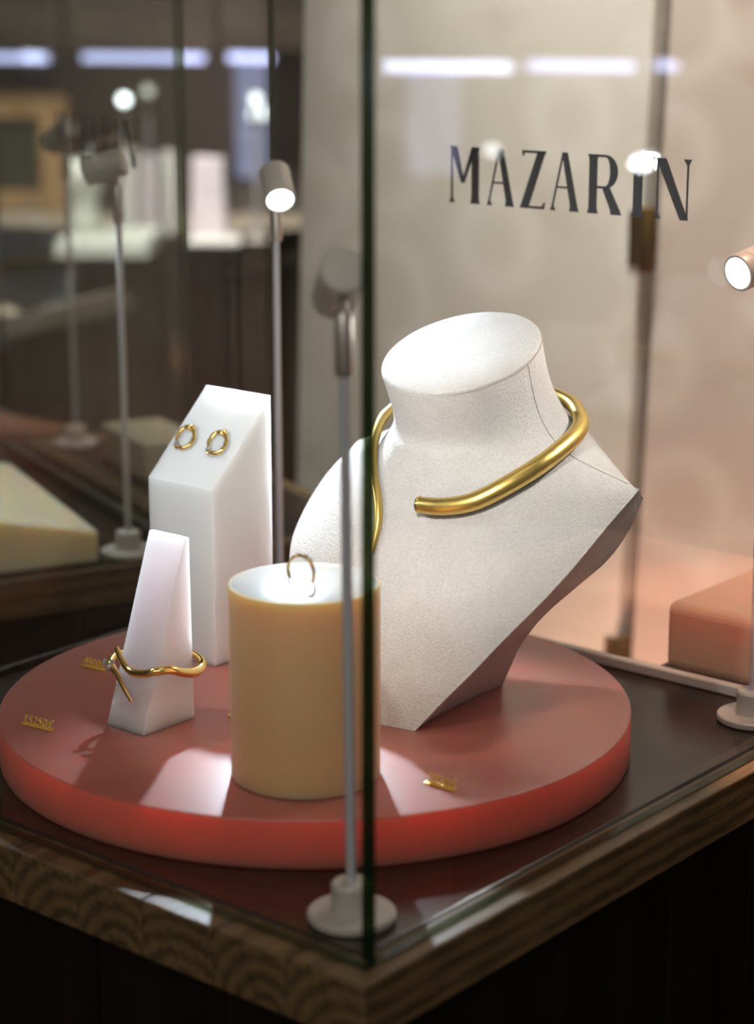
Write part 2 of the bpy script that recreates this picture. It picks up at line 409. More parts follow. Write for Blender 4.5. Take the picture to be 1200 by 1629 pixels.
# ------------------------------------------------------------------ necklace bust
BC = Vector((.246, .17, TOP))
NT = (.2866, .2236, .38, .047)            # neck top: centre r, z, forward tilt, radius
def neck_sec(c, z, tau, sa, sb, pw=1.0): return dict(c=c, z=z, tau=tau, sa=sa, sb=sb)
def bust_sections():
    S = []
    # body: (front r, front z, crease w, crease r, crease z, back-edge w, back-edge r, z, back r, z, curve k)
    body = [
     (.193, TOP, .038, .198, TOP, .0285, .293, TOP, .300, TOP, 2.0),
     (.1985, .045, .051, .206, .045, .042, .283, .045, .292, .045, 2.0),
     (.2050, .062, .064, .215, .062, .054, .276, .062, .288, .062, 2.0),
     (.2135, .083, .079, .226, .083, .071, .274, .083, .290, .083, 2.0),
     (.2230, .103, .0925, .241, .103, .0855, .284, .100, .304, .100, 2.0),
     (.2315, .120, .0995, .261, .120, .0945, .302, .114, .324, .113, 1.9),
     (.2390, .136, .1030, .287, .138, .0995, .316, .130, .345, .128, 1.75),
     (.2440, .149, .1035, .318, .1535, .1030, .3235, .1475, .362, .144, 1.5),
    ]
    for q in body: S.append(('b',) + q)
    return S
def bust_rings():
    """rings of points (r, lateral, z): front arc, right side, back arc, left side"""
    nf, ns, nb = 28, 5, 24
    rings = []
    def ring(fr, fz, w, cr, cz, wb, br, bz, kr, kz, k):
        pts = []
        for i in range(nf + 1):
            a = -PI / 2 + PI * i / nf; s = math.sin(a); g = max(0, 1 - abs(s) ** 2) ** (k / 2)
            pts.append(((cr + (fr - cr) * g), s * w, cz + (fz - cz) * g))
        for i in range(1, ns):
            u = i / ns; sag = 4 * u * (1 - u)
            pts.append((cr + (br - cr) * u, w + (wb - w) * u - .003 * sag * min(1, (br - cr) / .05), cz + (bz - cz) * u))
        for i in range(nb + 1):
            a = PI / 2 - PI * i / nb; s = math.sin(a); g = max(0, 1 - s * s) ** (.75)
            pts.append((br + (kr - br) * g, s * wb, bz + (kz - bz) * g))
        for i in range(1, ns):
            u = 1 - i / ns; sag = 4 * u * (1 - u)
            pts.append((cr + (br - cr) * u, -(w + (wb - w) * u - .003 * sag * min(1, (br - cr) / .05)), cz + (bz - cz) * u))
        return pts
    secs = [q[1:] for q in bust_sections()]
    # densify body
    for i in range(len(secs) - 1):
        for j in range(4):
            t = j / 4
            p0 = secs[max(i - 1, 0)]; p1 = secs[i]; p2 = secs[i + 1]; p3 = secs[min(i + 2, len(secs) - 1)]
            q = [.5 * (2 * b1 + (c - a) * t + (2 * a - 5 * b1 + 4 * c - d) * t * t + (3 * b1 - a - 3 * c + d) * t ** 3) for a, b1, c, d in zip(p0, p1, p2, p3)]
            rings.append(ring(*q))
    last = ring(*secs[-1]); rings.append(last)
    # neck rings: same topology, from the shoulder ring to the tilted neck top
    n = len(last)
    def neck(cr, cz, tau, sa, sb):
        pts = []
        ang = []
        for i in range(nf + 1): ang.append(-PI / 2 + PI * i / nf)
        d = math.radians(9)
        for i in range(1, ns): ang.append(PI / 2 + d * i / ns)
        for i in range(nb + 1): ang.append(PI / 2 + d + (PI - 2 * d) * i / nb)
        for i in range(1, ns): ang.append(3 * PI / 2 - d + d * i / ns)
        for a in ang:
            u = -math.cos(a) * sb; pts.append((cr + u * math.cos(tau), math.sin(a) * sa, cz + u * math.sin(tau)))
        return pts
    top = neck(NT[0], NT[1], NT[2], NT[3], NT[3] + .0006)
    mid = neck(.2975, .196, .34, .0465, .0475)
    low = neck(.3040, .1785, .15, .0530, .0545)
    base = neck(.3070, .1680, .14, .0680, .0595)
    keys = [last, base, low, mid, top]
    for i in range(4):
        for j in range(1, 7):
            t = j / 6
            p0 = keys[max(i - 1, 0)]; p1 = keys[i]; p2 = keys[i + 1]; p3 = keys[min(i + 2, 4)]
            if i == 0: p0 = [tuple(2 * a - b for a, b in zip(x, y)) for x, y in zip(p1, p2)]
            R = []
            for a, b1, c, d in zip(p0, p1, p2, p3):
                R.append(tuple(.5 * (2 * y + (z - x) * t + (2 * x - 5 * y + 4 * z - w) * t * t + (3 * y - x - 3 * z + w) * t ** 3) for x, y, z, w in zip(a, b1, c, d)))
            rings.append(R)
    return rings, nf, ns, nb
def make_bust():
    root = thing('necklace_bust', 'ivory suede neck and shoulder bust wearing a gold collar necklace', 'bust', W(*BC))
    rings, nf, ns, nb = bust_rings()
    n = len(rings[0]); b = MB(BC); vs = []; fs = []
    for R in rings:
        for (r, y, z) in R: vs.append((r, BC.y - y, z))
    for i in range(len(rings) - 1):
        for j in range(n):
            j2 = (j + 1) % n
            fs.append((i * n + j, i * n + j2, (i + 1) * n + j2, (i + 1) * n + j))
    fs.append(tuple(range(n - 1, -1, -1))); b.add(vs, fs)
    # close below the pad
    b.add([(r, BC.y - y, z) for r, y, z in rings[-1]], [tuple(range(n))])
    body = b.build('body', M['suede'], root, smooth=True, auto=52)
    # top pad, slightly domed edge
    nrm = Vector((-math.sin(NT[2]), 0, math.cos(NT[2]))); c = Vector((NT[0], BC.y, NT[1]))
    p = MB(BC); R = NT[3]
    p.lathe([(R - .0006, -.0006), (R + .0001, .0004), (R + .0001, .0012), (R - .0005, .0020), (R - .0016, .0024), (R * .5, .0026), (R * .1, .0026)], 80, c, nrm)
    p.build('top_pad', M['suede'], root, smooth=True)
    s = MB(BC); k = 80; u = Vector((math.cos(NT[2]), 0, math.sin(NT[2])))
    s.tube([c + (u * math.cos(2 * PI * i / k) + Vector((0, 1, 0)) * math.sin(2 * PI * i / k)) * (R + .0001) - nrm * .0004 for i in range(k)], .00045, 6, closed=True)
    s.build('rim_seam', M['seam'], root, smooth=True)
    i0 = 4 * 7
    for sgn, idx in ((1, nf), (-1, 0)):
        pts = []
        for R_ in rings[i0 + 1:]:
            r, y, z = R_[idx]; pts.append((r, BC.y - y, z))
        s = MB(BC); s.tube(pts, .00032, 6); s.build('side_seam', M['seam'], root, smooth=True)
        pts = [(R_[idx][0], BC.y - R_[idx][1], R_[idx][2]) for R_ in rings[:i0 + 1]]
        s = MB(BC); s.tube(pts, .00055, 6); s.build('edge_piping', M['suede'], root, smooth=True)
    return root, body
bust, bust_body = make_bust()

# ------------------------------------------------------------------ necklace
NK = [(.2374,.1607,.1449),(.2398,.1455,.1458),(.2471,.1289,.1503),(.2600,.1151,.1598),(.2786,.1071,.1688),(.3041,.1071,.1765),(.3228,.1118,.1808),(.3390,.1220,.1845),
      (.3540,.1400,.1890),(.3600,.1650,.1915),(.3560,.1950,.1905),(.3390,.2170,.1885),(.3130,.2290,.1860),(.2860,.2262,.1805),(.2700,.2205,.1725),(.2595,.2143,.1636),(.2491,.2049,.1537),(.2418,.1959,.1433),(.2360,.1902,.1323),(.2314,.1887,.1222),(.2277,.1884,.1145)]
NKR = [.0046,.0050,.0053,.0054,.0054,.0053,.0051,.0048,.0045,.0042,.0040,.0037,.0035,.0033,.0032,.0031,.0030,.0028,.0025,.0021,.0015]

def make_necklace():
    base = Vector(NK[9]); root = thing('collar_necklace', 'thick satin gold open collar tapering to a thin tail, on the bust', 'necklace', W(*base))
    pts = spline(NK, 8); rad = lerp_list(NKR, len(pts))
    b = MB(base); b.tube(pts, rad, 20); b.build('collar', M['gold'], root, smooth=True, auto=60)
    d = (Vector(NK[0]) - Vector(NK[1])).normalized()
    p0 = Vector(NK[0])
    b = MB(base); b.lathe([(.0048, -.0006), (.0051, .0), (.0048, .0009), (.0040, .0013)], 20, p0, d); b.build('end_setting', M['gold_bright'], root, smooth=True, auto=40)
    side = d.cross(Vector((0, 0, 1))).normalized(); up = side.cross(d)
    for i in range(7):
        a = 2 * PI * i / 6
        c = p0 + d * .0014 + ((side * math.cos(a) + up * math.sin(a)) * .0029 if i < 6 else Vector((0, 0, 0)))
        g = MB(base); g.lathe([(.0004, -.0006), (.00125, .0), (.0008, .0006)], 8, c, d); g.build('diamond', M['gem'], root)
    return root
make_necklace()

# ------------------------------------------------------------------ earrings on the slanted face
FN = Vector((-.05, 0, .0523)).normalized(); FU = Vector((0, -1, 0)); FV = Vector((.0523, 0, .05)).normalized(); FP = Vector((.2077, .2989, .138))
def earring(uc, vc, label):
    c = FP + FU * uc + FV * vc; root = thing('hoop_earring', label, 'earring', W(*c), ROT, 'gold earrings on the slanted block')
    def pt(a, rx=.0063, ry=.0085, h=.0016):
        x = rx * math.cos(a); y = ry * math.sin(a); s = math.radians(38)
        return FU * (x * math.cos(s) - y * math.sin(s)) + FV * (x * math.sin(s) + y * math.cos(s)) + FN * h
    k = 40; a0, a1 = math.radians(-138), math.radians(192)
    A = [a0 + (a1 - a0) * i / k for i in range(k + 1)]
    b = MB(); b.tube([pt(a) for a in A], [.0015 * (.72 + .28 * abs(math.sin(a * 4))) * (1 if i < k - 4 else .75) for i, a in enumerate(A)], 10, up=FN)
    b.build('hoop', M['gold_bright'], root, smooth=True)
    kc = pt(math.radians(36), h=.0024)
    b = MB(); b.tube([kc + (FU * math.cos(2 * PI * i / 16) + FV * math.sin(2 * PI * i / 16)) * .0016 + FN * .0008 * math.sin(4 * PI * i / 16) for i in range(16)], .0009, 8, closed=True)
    b.tube([kc - FU * .0014 - FV * .0016 + FN * .0006, kc + FN * .0018, kc + FU * .0016 + FV * .0018 + FN * .0004], .0008, 8)
    b.build('knot', M['gold_bright'], root, smooth=True)
    gc = pt(math.radians(-160), h=.0028)
    b = MB(); b.lathe([(.0002, -.0016), (.0020, .0), (.0018, .0005), (.0011, .0011)], 10, gc, FN); b.build('diamond', M['gem'], root)
    tail = pt(math.radians(-138))
    b = MB(); b.tube([tail, tail - FU * .0016 - FV * .0012, tail - FU * .0040 - FV * .0006], [.0009, .0008, .0006], 8)
    b.tube([gc - FN * .002 + FV * -.001, gc + FV * -.0019 + FN * .0012], .0004, 6); b.tube([gc - FN * .002 + FU * .001, gc + FU * .0019 + FN * .0012], .0004, 6)
    b.build('claw', M['gold_bright'], root, smooth=True)
earring(-.0400, .0313, 'gold knotted hoop earring nearer the left edge of the slanted block')
earring(-.0130, .0318, 'gold knotted hoop earring right of its twin on the slanted block')

# ------------------------------------------------------------------ ring on the cylinder
def make_ring():
    zt = TOP + hc; c = Vector((.1126, .139, zt + .0046)); root = thing('ring', 'slim gold ring with small diamonds standing on the cream cylinder', 'ring', W(.1126, .139, zt))
    off = Vector((.1126, .139, zt)); R = .0084
    d = Vector((.08, -1, 0)).normalized()
    P_ = lambda a, R=R: c + d * R * math.cos(a) + Vector((0, 0, 1)) * R * math.sin(a)
    a0, a1 = math.radians(-33), math.radians(213)
    b = MB(off); k = 48; b.tube([P_(a0 + (a1 - a0) * i / k) for i in range(k + 1)], [.00085] * 49, 10); b.build('band', M['gold_pale'], root, smooth=True)
    n = Vector((0, 0, 1)).cross(d)
    for i, a in enumerate((92, 68, 48, 30)):
        a = math.radians(a); o_ = (P_(a) - c).normalized()
        g = MB(off); s = (.75, 1, .9, .55)[i]; g.lathe([(.0002, .0002), (.0013 * s, .0013 * s), (.0011 * s, .0017 * s), (.0006 * s, .0019 * s)], 10, P_(a), o_); g.build('diamond', M['gem'], root)
    for a in (104, 80, 58, 38):
        a = math.radians(a); g = MB(off); g.tube([P_(a), P_(a, R + .0019)], [.0004, .0003], 6); g.build('claw', M['gold_pale'], root)
make_ring()

# ------------------------------------------------------------------ bracelet around the wedge
def make_bracelet():
    B1 = [(.1010,.2695,.0712),(.0996,.2640,.0655),(.0985,.2550,.0618),(.0990,.2450,.0618),(.1004,.2360,.0652),(.1012,.2270,.0682),(.1010,.2200,.0684)]
    B1 = [(.1020,.2700,.0712),(.1000,.2640,.0655),(.0990,.2550,.0616),(.0995,.2460,.0626),(.1010,.2390,.0660)]
    # the cuff runs along the front face, turns round the near right edge and passes behind the wedge
    B = [(.1030,.2696,.0708),(.1004,.2625,.0652),(.0990,.2540,.0612),(.0995,.2445,.0618),(.1020,.2372,.0640),(.1090,.2335,.0640),(.1190,.2325,.0600),(.1290,.2333,.0578),(.1372,.2365,.0590),(.1400,.2430,.0620),(.1398,.2560,.0640),(.1380,.2690,.0640),(.1300,.2770,.0630),(.1180,.2790,.0625),(.1080,.2768,.0630),(.1010,.2728,.0622),(.0990,.2690,.0605),(.0972,.2630,.0575),(.0945,.2560,.0530),(.0925,.2475,.0470)]
    Rr = [.0014,.0019,.0023,.0024,.0025,.0026,.0027,.0028,.0025,.0021,.0019,.0018,.0018,.0019,.0022,.0024,.0021,.0016,.0013,.0010]
    base = Vector((.118, .255, .062)); root = thing('bracelet', 'wavy polished gold bangle with a diamond end, clasped round the frosted wedge', 'bracelet', W(*base))
    pts = spline(B, 7); b = MB(base); b.tube(pts, lerp_list(Rr, len(pts)), 14); b.build('bangle', M['gold_bright'], root, smooth=True, auto=60)
    out = Vector((-.94, .15, .3)).normalized()
    for i, (p, s) in enumerate((((.0985, .2722, .0630), 1.0), ((.0978, .2690, .0605), 1.15), ((.0990, .2665, .0640), .8))):
        g = MB(base); g.lathe([(.0004, -.0006), (.0019 * s, .0006), (.0016 * s, .0013), (.0009 * s, .0016)], 10, Vector(p) + out * .0014, out); g.build('diamond', M['gem'], root)
make_bracelet()

# ------------------------------------------------------------------ price tags
def text_mesh(txt, size, depth):
    c = bpy.data.curves.new('txt', 'FONT'); c.body = txt; c.size = size; c.extrude = depth; c.resolution_u = 3; c.bevel_depth = size * .012
    o = bpy.data.objects.new('txt', c); COL.objects.link(o)
    dg = bpy.context.evaluated_depsgraph_get(); me = bpy.data.meshes.new_from_object(o.evaluated_get(dg))
    bpy.data.objects.remove(o); bpy.data.curves.remove(c); return me
def price_tag(txt, a, c, label, h=.0048):
    a, c = Vector((*a, 0)), Vector((*c, 0)); L = (c - a).length
    ang = ROT + math.atan2((c - a).y, (c - a).x)
    root = thing('price_tag', label, 'price tag', W(a.x, a.y, TOP), ang, 'gold price tags on the pink riser')
    b = MB(); b.hull8([(0, 0, .0), (L, 0, .0), (L, .0026, 0), (0, .0026, 0)], [(0, 0, .0007), (L, 0, .0007), (L, .0026, .0011), (0, .0026, .0011)]); b.build('bar', M['gold_tag'], root, bevel=.0002)
    me = text_mesh(txt, h / .72, .0003); me.materials.append(M['gold_tag'])
    xs = [v.co.x for v in me.vertices]; k = (L * .93) / (max(xs) - min(xs)); x0 = min(xs)
    me.transform(Matrix.Translation((L * .06, .0017, .0009)) @ Matrix.Rotation(math.radians(74), 4, 'X') @ Matrix.Diagonal((k, 1, 1, 1)) @ Matrix.Translation((-x0, 0, 0)))
    o = bpy.data.objects.new('numerals', me); COL.objects.link(o); o.parent = root
price_tag('4500€', (.156, .3608), (.1579, .3416), 'small gold price tag reading 4500€ left of the bracelet')
price_tag('15250€', (.0644, .3085), (.0671, .2862), 'small gold price tag reading 15250€ near the left rim of the riser')
price_tag('2850€', (.1398, .0791), (.1402, .0596), 'small gold price tag in front of the bust, right of the cream cylinder')
price_tag('9800€', (.1483, .2292), (.1494, .2097), 'small gold price tag mostly hidden behind the cream cylinder')

# ------------------------------------------------------------------ lamps
def lamp(base, aim, label, power=0.0, hz=.262, lens='lens', cone=75, rad=.006, group='slim pole spot lamps', blend=.35, lift=0.0, tint=(.86, .93, 1.0), tilt=0.0, beam=None):
    base = Vector(base); root = thing('spot_lamp', label, 'lamp', base, 0, group)
    d = (Vector(aim) - (base + Vector((0, 0, hz + .03)))).normalized()
    b = MB(); b.lathe([(.0205, .0002), (.0212, .001), (.0212, .0036), (.0204, .0044), (.0095, .0046)], 48); b.build('base_plate', M['alu_light'], root, smooth=True, auto=35)
    b = MB(); b.lathe([(.0098, .0044), (.0098, .0178), (.0088, .019), (.003, .0192)], 32); b.build('collar', M['alu_light'], root, smooth=True, auto=35)
    b = MB(); b.lathe([(.0025, .018), (.0025, hz - .02)], 20); b.build('pole', M['pole'], root, smooth=True, auto=35)
    b = MB(); b.lathe([(.0038, hz - .028), (.0042, hz - .0272), (.0042, hz - .001), (.0036, hz)], 24); b.build('sleeve', M['steel'], root, smooth=True, auto=35)
    b = MB(); b.lathe([(.002, hz - .002), (.002, hz + .008)], 12); b.build('joint', M['steel'], root, smooth=True, auto=35)
    c = Vector((0, 0, hz + .0165)) + d * .006
    b = MB(); b.lathe([(.0098, -.012), (.0108, -.011), (.0108, .0115), (.0105, .0118), (.0105, .0124), (.0108, .0127), (.0108, .0188), (.0104, .0194), (.0092, .0194), (.0090, .0180)], 40, c, d)
    b.build('head', M['alu'], root, smooth=True, auto=35)
    b = MB(); b.lathe([(.0089, .0181), (.0089, .0186), (.0060, .0190), (.001, .0192)], 32, c, d); b.build('lens', M[lens], root, smooth=True, auto=60)
    if power:
        L = bpy.data.lights.new('lamp_light', 'SPOT'); L.energy = power; L.color = tint; L.spot_size = math.radians(cone); L.spot_blend = blend; L.shadow_soft_size = rad
        lo = bpy.data.objects.new('lamp_light', L); COL.objects.link(lo); lo.parent = root
        lo.location = c + d * .0215 + Vector((0, 0, lift)); bd = (Vector(beam) - (base + lo.location)).normalized() if beam else d      # emitter moved above the lens or aimed off the head, to steer light
        lo.rotation_euler = bd.to_track_quat('-Z', 'Y').to_euler()
    if tilt:                                        # the pole stands slightly out of plumb in its collar
        for ch in root.children:
            if ch.name.split('.')[0] not in ('base_plate', 'collar'):
                ch.matrix_basis = Matrix.Rotation(tilt, 4, 'Y') @ ch.matrix_basis
    return root
lamp(W(.4163, .4339, .0003), (.025, .98, .0), 'spot lamp at the back of the case between block and bust, facing forward', 14, .285, cone=56, lift=.045, blend=.7, tint=(.78, .88, 1.0))
lamp(W(.0367, .04, .0003), (-.07, 1.2, .13), 'spot lamp just inside the front glass corner, seen from behind', 2.4, .289, cone=74, blend=.9, beam=(.03, 1.2, .15), tint=(1, .96, .92), tilt=-.010)
lamp(W(.0367, .41, .0003), W(.27, .18, .17), 'spot lamp in the left corner of the case, outside the picture, lighting the bust', 1.7, .285, cone=92, blend=.6)
lamp(W(.4008, .0338, .0003), (-.22, .82, .17), 'spot lamp at the right edge of the picture by the pale rail', 1.0, .261, cone=135, blend=.3, tint=(1, .93, .86), tilt=-.013)
lamp((-.1942, 1.5556, .0003), (-.75, 1.62, .16), 'spot lamp behind on the left beside the cream wedge, head turned left', 1.9, .286, cone=120, beam=(-.33, 1.56, .03))
R2C = NC2 + RV2 * .437
lamp(R2C + RV2 * .06 + LV2 * .42 + Vector((0, 0, .0003)), (-.6, 2.2, .05), 'faint spot lamp far behind on the left, past the second case', .5, .285)

# ------------------------------------------------------------------ second case: cream wedge plinth, third counter behind it
A_ = Vector((-.2145, 1.533, .0003))
def at2(r, l, z=0): return A_ + RV2 * r + LV2 * l + Vector((0, 0, z))
b = MB(A_)
fp = [(0, 0), (-.0, .21), (-.24, .21), (-.24, 0)]
hz_ = [.025, .036, .088, .076]
b.hull8([at2(*p) for p in fp], [at2(*p, z) for p, z in zip(fp, hz_)])
o = b.build('wedge_plinth', mat_sss('cream_plinth_acrylic', (.92, .78, .52), .02, (1, .7, .4), .45, .4), bevel=.002, loc=A_)
tag(o, 'blurred cream wedge-shaped plinth in the second case at the left edge', 'plinth')
q = at2(-.115, .10, .0555); b = MB(q)
f4 = [(-.135, .08), (-.098, .08), (-.098, .12), (-.135, .12)]
b.hull8([at2(x, y, .025 + .051 * -x / .24 + .0125 * (y / .21)) for x, y in f4], [at2(x, y, .150 + (y - .08) * .3) for x, y in f4])
o = b.build('frosted_post', M['frost'], bevel=.001, loc=q); tag(o, 'small grey frosted post standing on the cream wedge plinth', 'display block')
NC3 = R2C + RV2 * .036 + LV2 * .005
stave_counter('third counter with brown edge, farther back between the second case and the round counter', NC3, ROT2, 10, .13)
def at3(r, l, z=0): return NC3 + RV2 * r + LV2 * l + Vector((0, 0, z))
q = Vector((-.205, 1.86, .0003)); b = MB((0, 0, 0)); b.box((-.03, -.05, 0), (.03, .06, .034))
o = b.build('low_plinth', mat_plain('beige_plinth', (.42, .36, .25), .6), bevel=.002, loc=q, rot=ROT2); tag(o, 'low beige plinth on the third counter behind the left lamp pole', 'plinth')
q = at3(.06, .425, .0003) + LV2 * 0; b = MB(); b.box((.0, -.01, 0), (.05, .02, .004))
o = b.build('card', mat_plain('pale_blue_card', (.55, .62, .78), .4), bevel=.0006, loc=q + RV2 * .03, rot=ROT2); tag(o, 'pale bluish card lying on the third counter beside the faint lamp', 'card')

# ------------------------------------------------------------------ double doors behind the case
def door_mat(name, base, light, dark):
    m, nt, p = newmat(name)
    tc = N_(nt, 'ShaderNodeTexCoord')
    v = N_(nt, 'ShaderNodeTexVoronoi', feature='SMOOTH_F1'); v.inputs['Scale'].default_value = 8.5; v.inputs['Smoothness'].default_value = .15
    nt.links.new(tc.outputs['Object'], v.inputs['Vector'])
    a = N_(nt, 'ShaderNodeMath', operation='SUBTRACT'); nt.links.new(v.outputs['Distance'], a.inputs[0]); a.inputs[1].default_value = .42
    a2 = N_(nt, 'ShaderNodeMath', operation='ABSOLUTE'); nt.links.new(a.outputs[0], a2.inputs[0])
    r1 = ramp(nt, [(.0, light), (.16, base)], a2.outputs[0])
    n = noise(nt, 9, 2, .5, tc.outputs['Object'])
    r2 = ramp(nt, [(.62, (0, 0, 0)), (.78, (1, 1, 1))], n.outputs[0])
    mx = N_(nt, 'ShaderNodeMix'); mx.data_type = 'RGBA'; nt.links.new(r2.outputs[0], mx.inputs[0]); nt.links.new(r1.outputs[0], mx.inputs[6]); mx.inputs[7].default_value = (*dark, 1)
    nt.links.new(mx.outputs[2], p.inputs['Base Color']); p.inputs['Roughness'].default_value = .6
    return m
DR = .905
def door(name, la, lb, mat):
    # la / lb: lateral edges at the height of the counter top; the leaves hang slightly out of plumb
    lean = -.033
    o_ = W(DR, (la + lb) / 2, FZ)
    b = MB((DR, (la + lb) / 2, FZ)); z0, z1 = FZ + .012, 1.2
    q = lambda l, z: l + lean * z
    b.hull8([(DR, q(lb, z0), z0), (DR + .03, q(lb, z0), z0), (DR + .03, q(la, z0), z0), (DR, q(la, z0), z0)],
            [(DR, q(lb, z1), z1), (DR + .03, q(lb, z1), z1), (DR + .03, q(la, z1), z1), (DR, q(la, z1), z1)])
    o = b.build(name, mat, None, bevel=.002, loc=o_, rot=ROT); o['kind'] = 'structure'; return o
d1 = door('door_1', .858, .4535, door_mat('beige_patterned_door', (.60, .56, .50), (.68, .64, .59), (.50, .44, .38)))
d2 = door('door_2', .4370, -.30, door_mat('rose_patterned_door', (.50, .415, .365), (.58, .50, .45), (.40, .28, .23)))
b = MB((DR, .2, FZ)); b.box((DR + .034, -.36, FZ), (DR + .10, .856, 1.3))
o = b.build('wall_partition', mat_plain('brown_partition', (.16, .11, .07), .7), loc=W(DR, .2, FZ), rot=ROT); o['kind'] = 'structure'
for z in (.215, -.182):
    lc = .4453 - .033 * z
    b = MB((DR, (.858 + .4535) / 2, FZ)); b.lathe([(.0068, -.028), (.0078, -.026), (.0078, .026), (.0068, .028)], 16, (DR - .002, lc, z))
    b.box((DR - .0015, lc, z - .024), (DR + .0002, lc + .02, z + .024))
    b.build('hinge', M['brass'], d1, smooth=True, auto=35)

# unseen rose lights, added to tint the door bottoms and brighten the coral slab
L = bpy.data.lights.new('added_rose_fill', 'AREA'); L.energy = 1.5; L.color = (1, .5, .33); L.spread = math.radians(100); L.shape = 'RECTANGLE'; L.size = .7; L.size_y = .04
o = bpy.data.objects.new('added_rose_fill', L); COL.objects.link(o); o.location = W(.74, .2, -.36)
o.rotation_euler = (W(.9, .2, -.17) - W(.74, .2, -.36)).to_track_quat('-Z', 'Y').to_euler()
L = bpy.data.lights.new('added_rose_spot', 'SPOT'); L.energy = 55; L.color = (1, .60, .45); L.spot_size = math.radians(26); L.spot_blend = .4; L.shadow_soft_size = .02
o = bpy.data.objects.new('added_rose_spot', L); COL.objects.link(o); o.location = W(.37, -.05, .80)
o.rotation_euler = (W(.47, -.02, .02) - W(.37, -.05, .80)).to_track_quat('-Z', 'Y').to_euler()
o_ = W(.52, -.05, 0)
b = MB((.52, -.05, 0)); b.box((.4500, -.30, FZ), (.62, .135, -.0004))
o = b.build('side_pedestal', M['wood_dark'], bevel=.002, loc=o_ + Vector((0, 0, 0)), rot=ROT); tag(o, 'dark pedestal behind the pale rail carrying the coral slab at the right', 'pedestal')
b = MB((.52, -.05, 0)); b.box((.4505, -.27, .0), (.585, .128, .046))
o = b.build('coral_slab', mat_sss('coral_acrylic', (.93, .52, .38), .02, (1, .5, .4), .45, .4), bevel=.007, seg=4, loc=o_, rot=ROT); tag(o, 'blurred coral orange acrylic slab behind the pale rail at lower right', 'riser')

# ------------------------------------------------------------------ shop behind
def tan_mat(name, c, r=.6): return mat_plain(name, c, r, 0, .12, 6)  # plain tan colour with slight random variation
DZ = 0.0
front = [(.15, 3.6), (-.121, 3.6), (-.235, 3.5), (-.311, 3.4), (-.36, 3.12), (-.425, 2.95), (-.516, 2.8), (-.676, 2.72), (-.95, 2.74), (-1.25, 2.9)]
fs = [(p.x, p.y) for p in spline([(x, y, 0) for x, y in front], 4)]
root = thing('round_counter', 'dark brown counter with a curved front far behind on the left', 'counter', (-.4, 3.6, FZ), 0)
b = MB((-.4, 3.6, FZ)); b.prism([(x, y) for x, y in fs][::-1] + [(-1.25, 4.15), (.15, 4.15)][::1], FZ, -.032); b.build('body', M['wood_brown'], root)
b = MB((-.4, 3.6, FZ)); b.prism([(x, y - .012) for x, y in fs][::-1] + [(-1.25, 4.15), (.15, 4.15)], -.0315, 0); b.build('worktop', tan_mat('tan_worktop', (.40, .33, .25)), root)
def far(px, Y): return (px - 600) / 3280 * (Y * math.cos(CAM_T) + CAM_H * math.sin(CAM_T))
WHT = mat_plain('white_display_plaster', (.72, .70, .68), .6); LAV = mat_plain('lavender_display_acrylic', (.70, .62, .68), .5); MINT = mat_plain('pale_mint_display', (.64, .66, .60), .5)
def far_box(name, label, cat, px0, px1, Y, h, mat, dep=.10, z=0, group=None):
    x0, x1 = far(px0, Y), far(px1, Y); o_ = Vector(((x0 + x1) / 2, Y + dep / 2, z)); b = MB(o_)
    b.hull8([(x0, Y, z), (x1, Y, z), (x1, Y + dep, z), (x0, Y + dep, z)], [(x0 + .004, Y + .004, z + h), (x1 - .004, Y + .004, z + h * .97), (x1 - .004, Y + dep - .004, z + h * .97), (x0 + .004, Y + dep - .004, z + h)])
    o = b.build(name, mat, None, bevel=.003, loc=o_); return tag(o, label, cat, group)
far_box('white_slab', 'low white slab on the far round counter under the small mint bust', 'plinth', 85, 238, 3.42, .028, MINT, .25)
far_box('display_column', 'leftmost of the pale columns on the far round counter', 'display column', 192, 222, 3.75, .155, WHT, .06)
far_box('display_column', 'middle pale lavender column on the far round counter', 'display column', 226, 252, 3.72, .145, LAV, .06)
far_box('display_column', 'pale column just left of the green case edge on the far round counter', 'display column', 256, 284, 3.75, .150, WHT, .06)
far_box('display_column', 'wide lavender column right of the green case edge on the far counter', 'display column', 304, 360, 3.68, .145, LAV, .07)
far_box('low_tray', 'low cream tray on the far counter under the wide lavender column', 'tray', 296, 384, 3.60, .012, WHT, .07)
x = far(137, 3.55); o_ = Vector((x, 3.55, .0285)); b = MB()
b.lathe([(.026, 0), (.030, .004), (.024, .03), (.022, .05), (.030, .075), (.034, .095), (.028, .116), (.012, .126), (.002, .128)], 32)
o = b.build('small_bust', MINT, smooth=True, loc=o_); tag(o, 'small rounded pale mint display bust on the far white slab', 'bust')
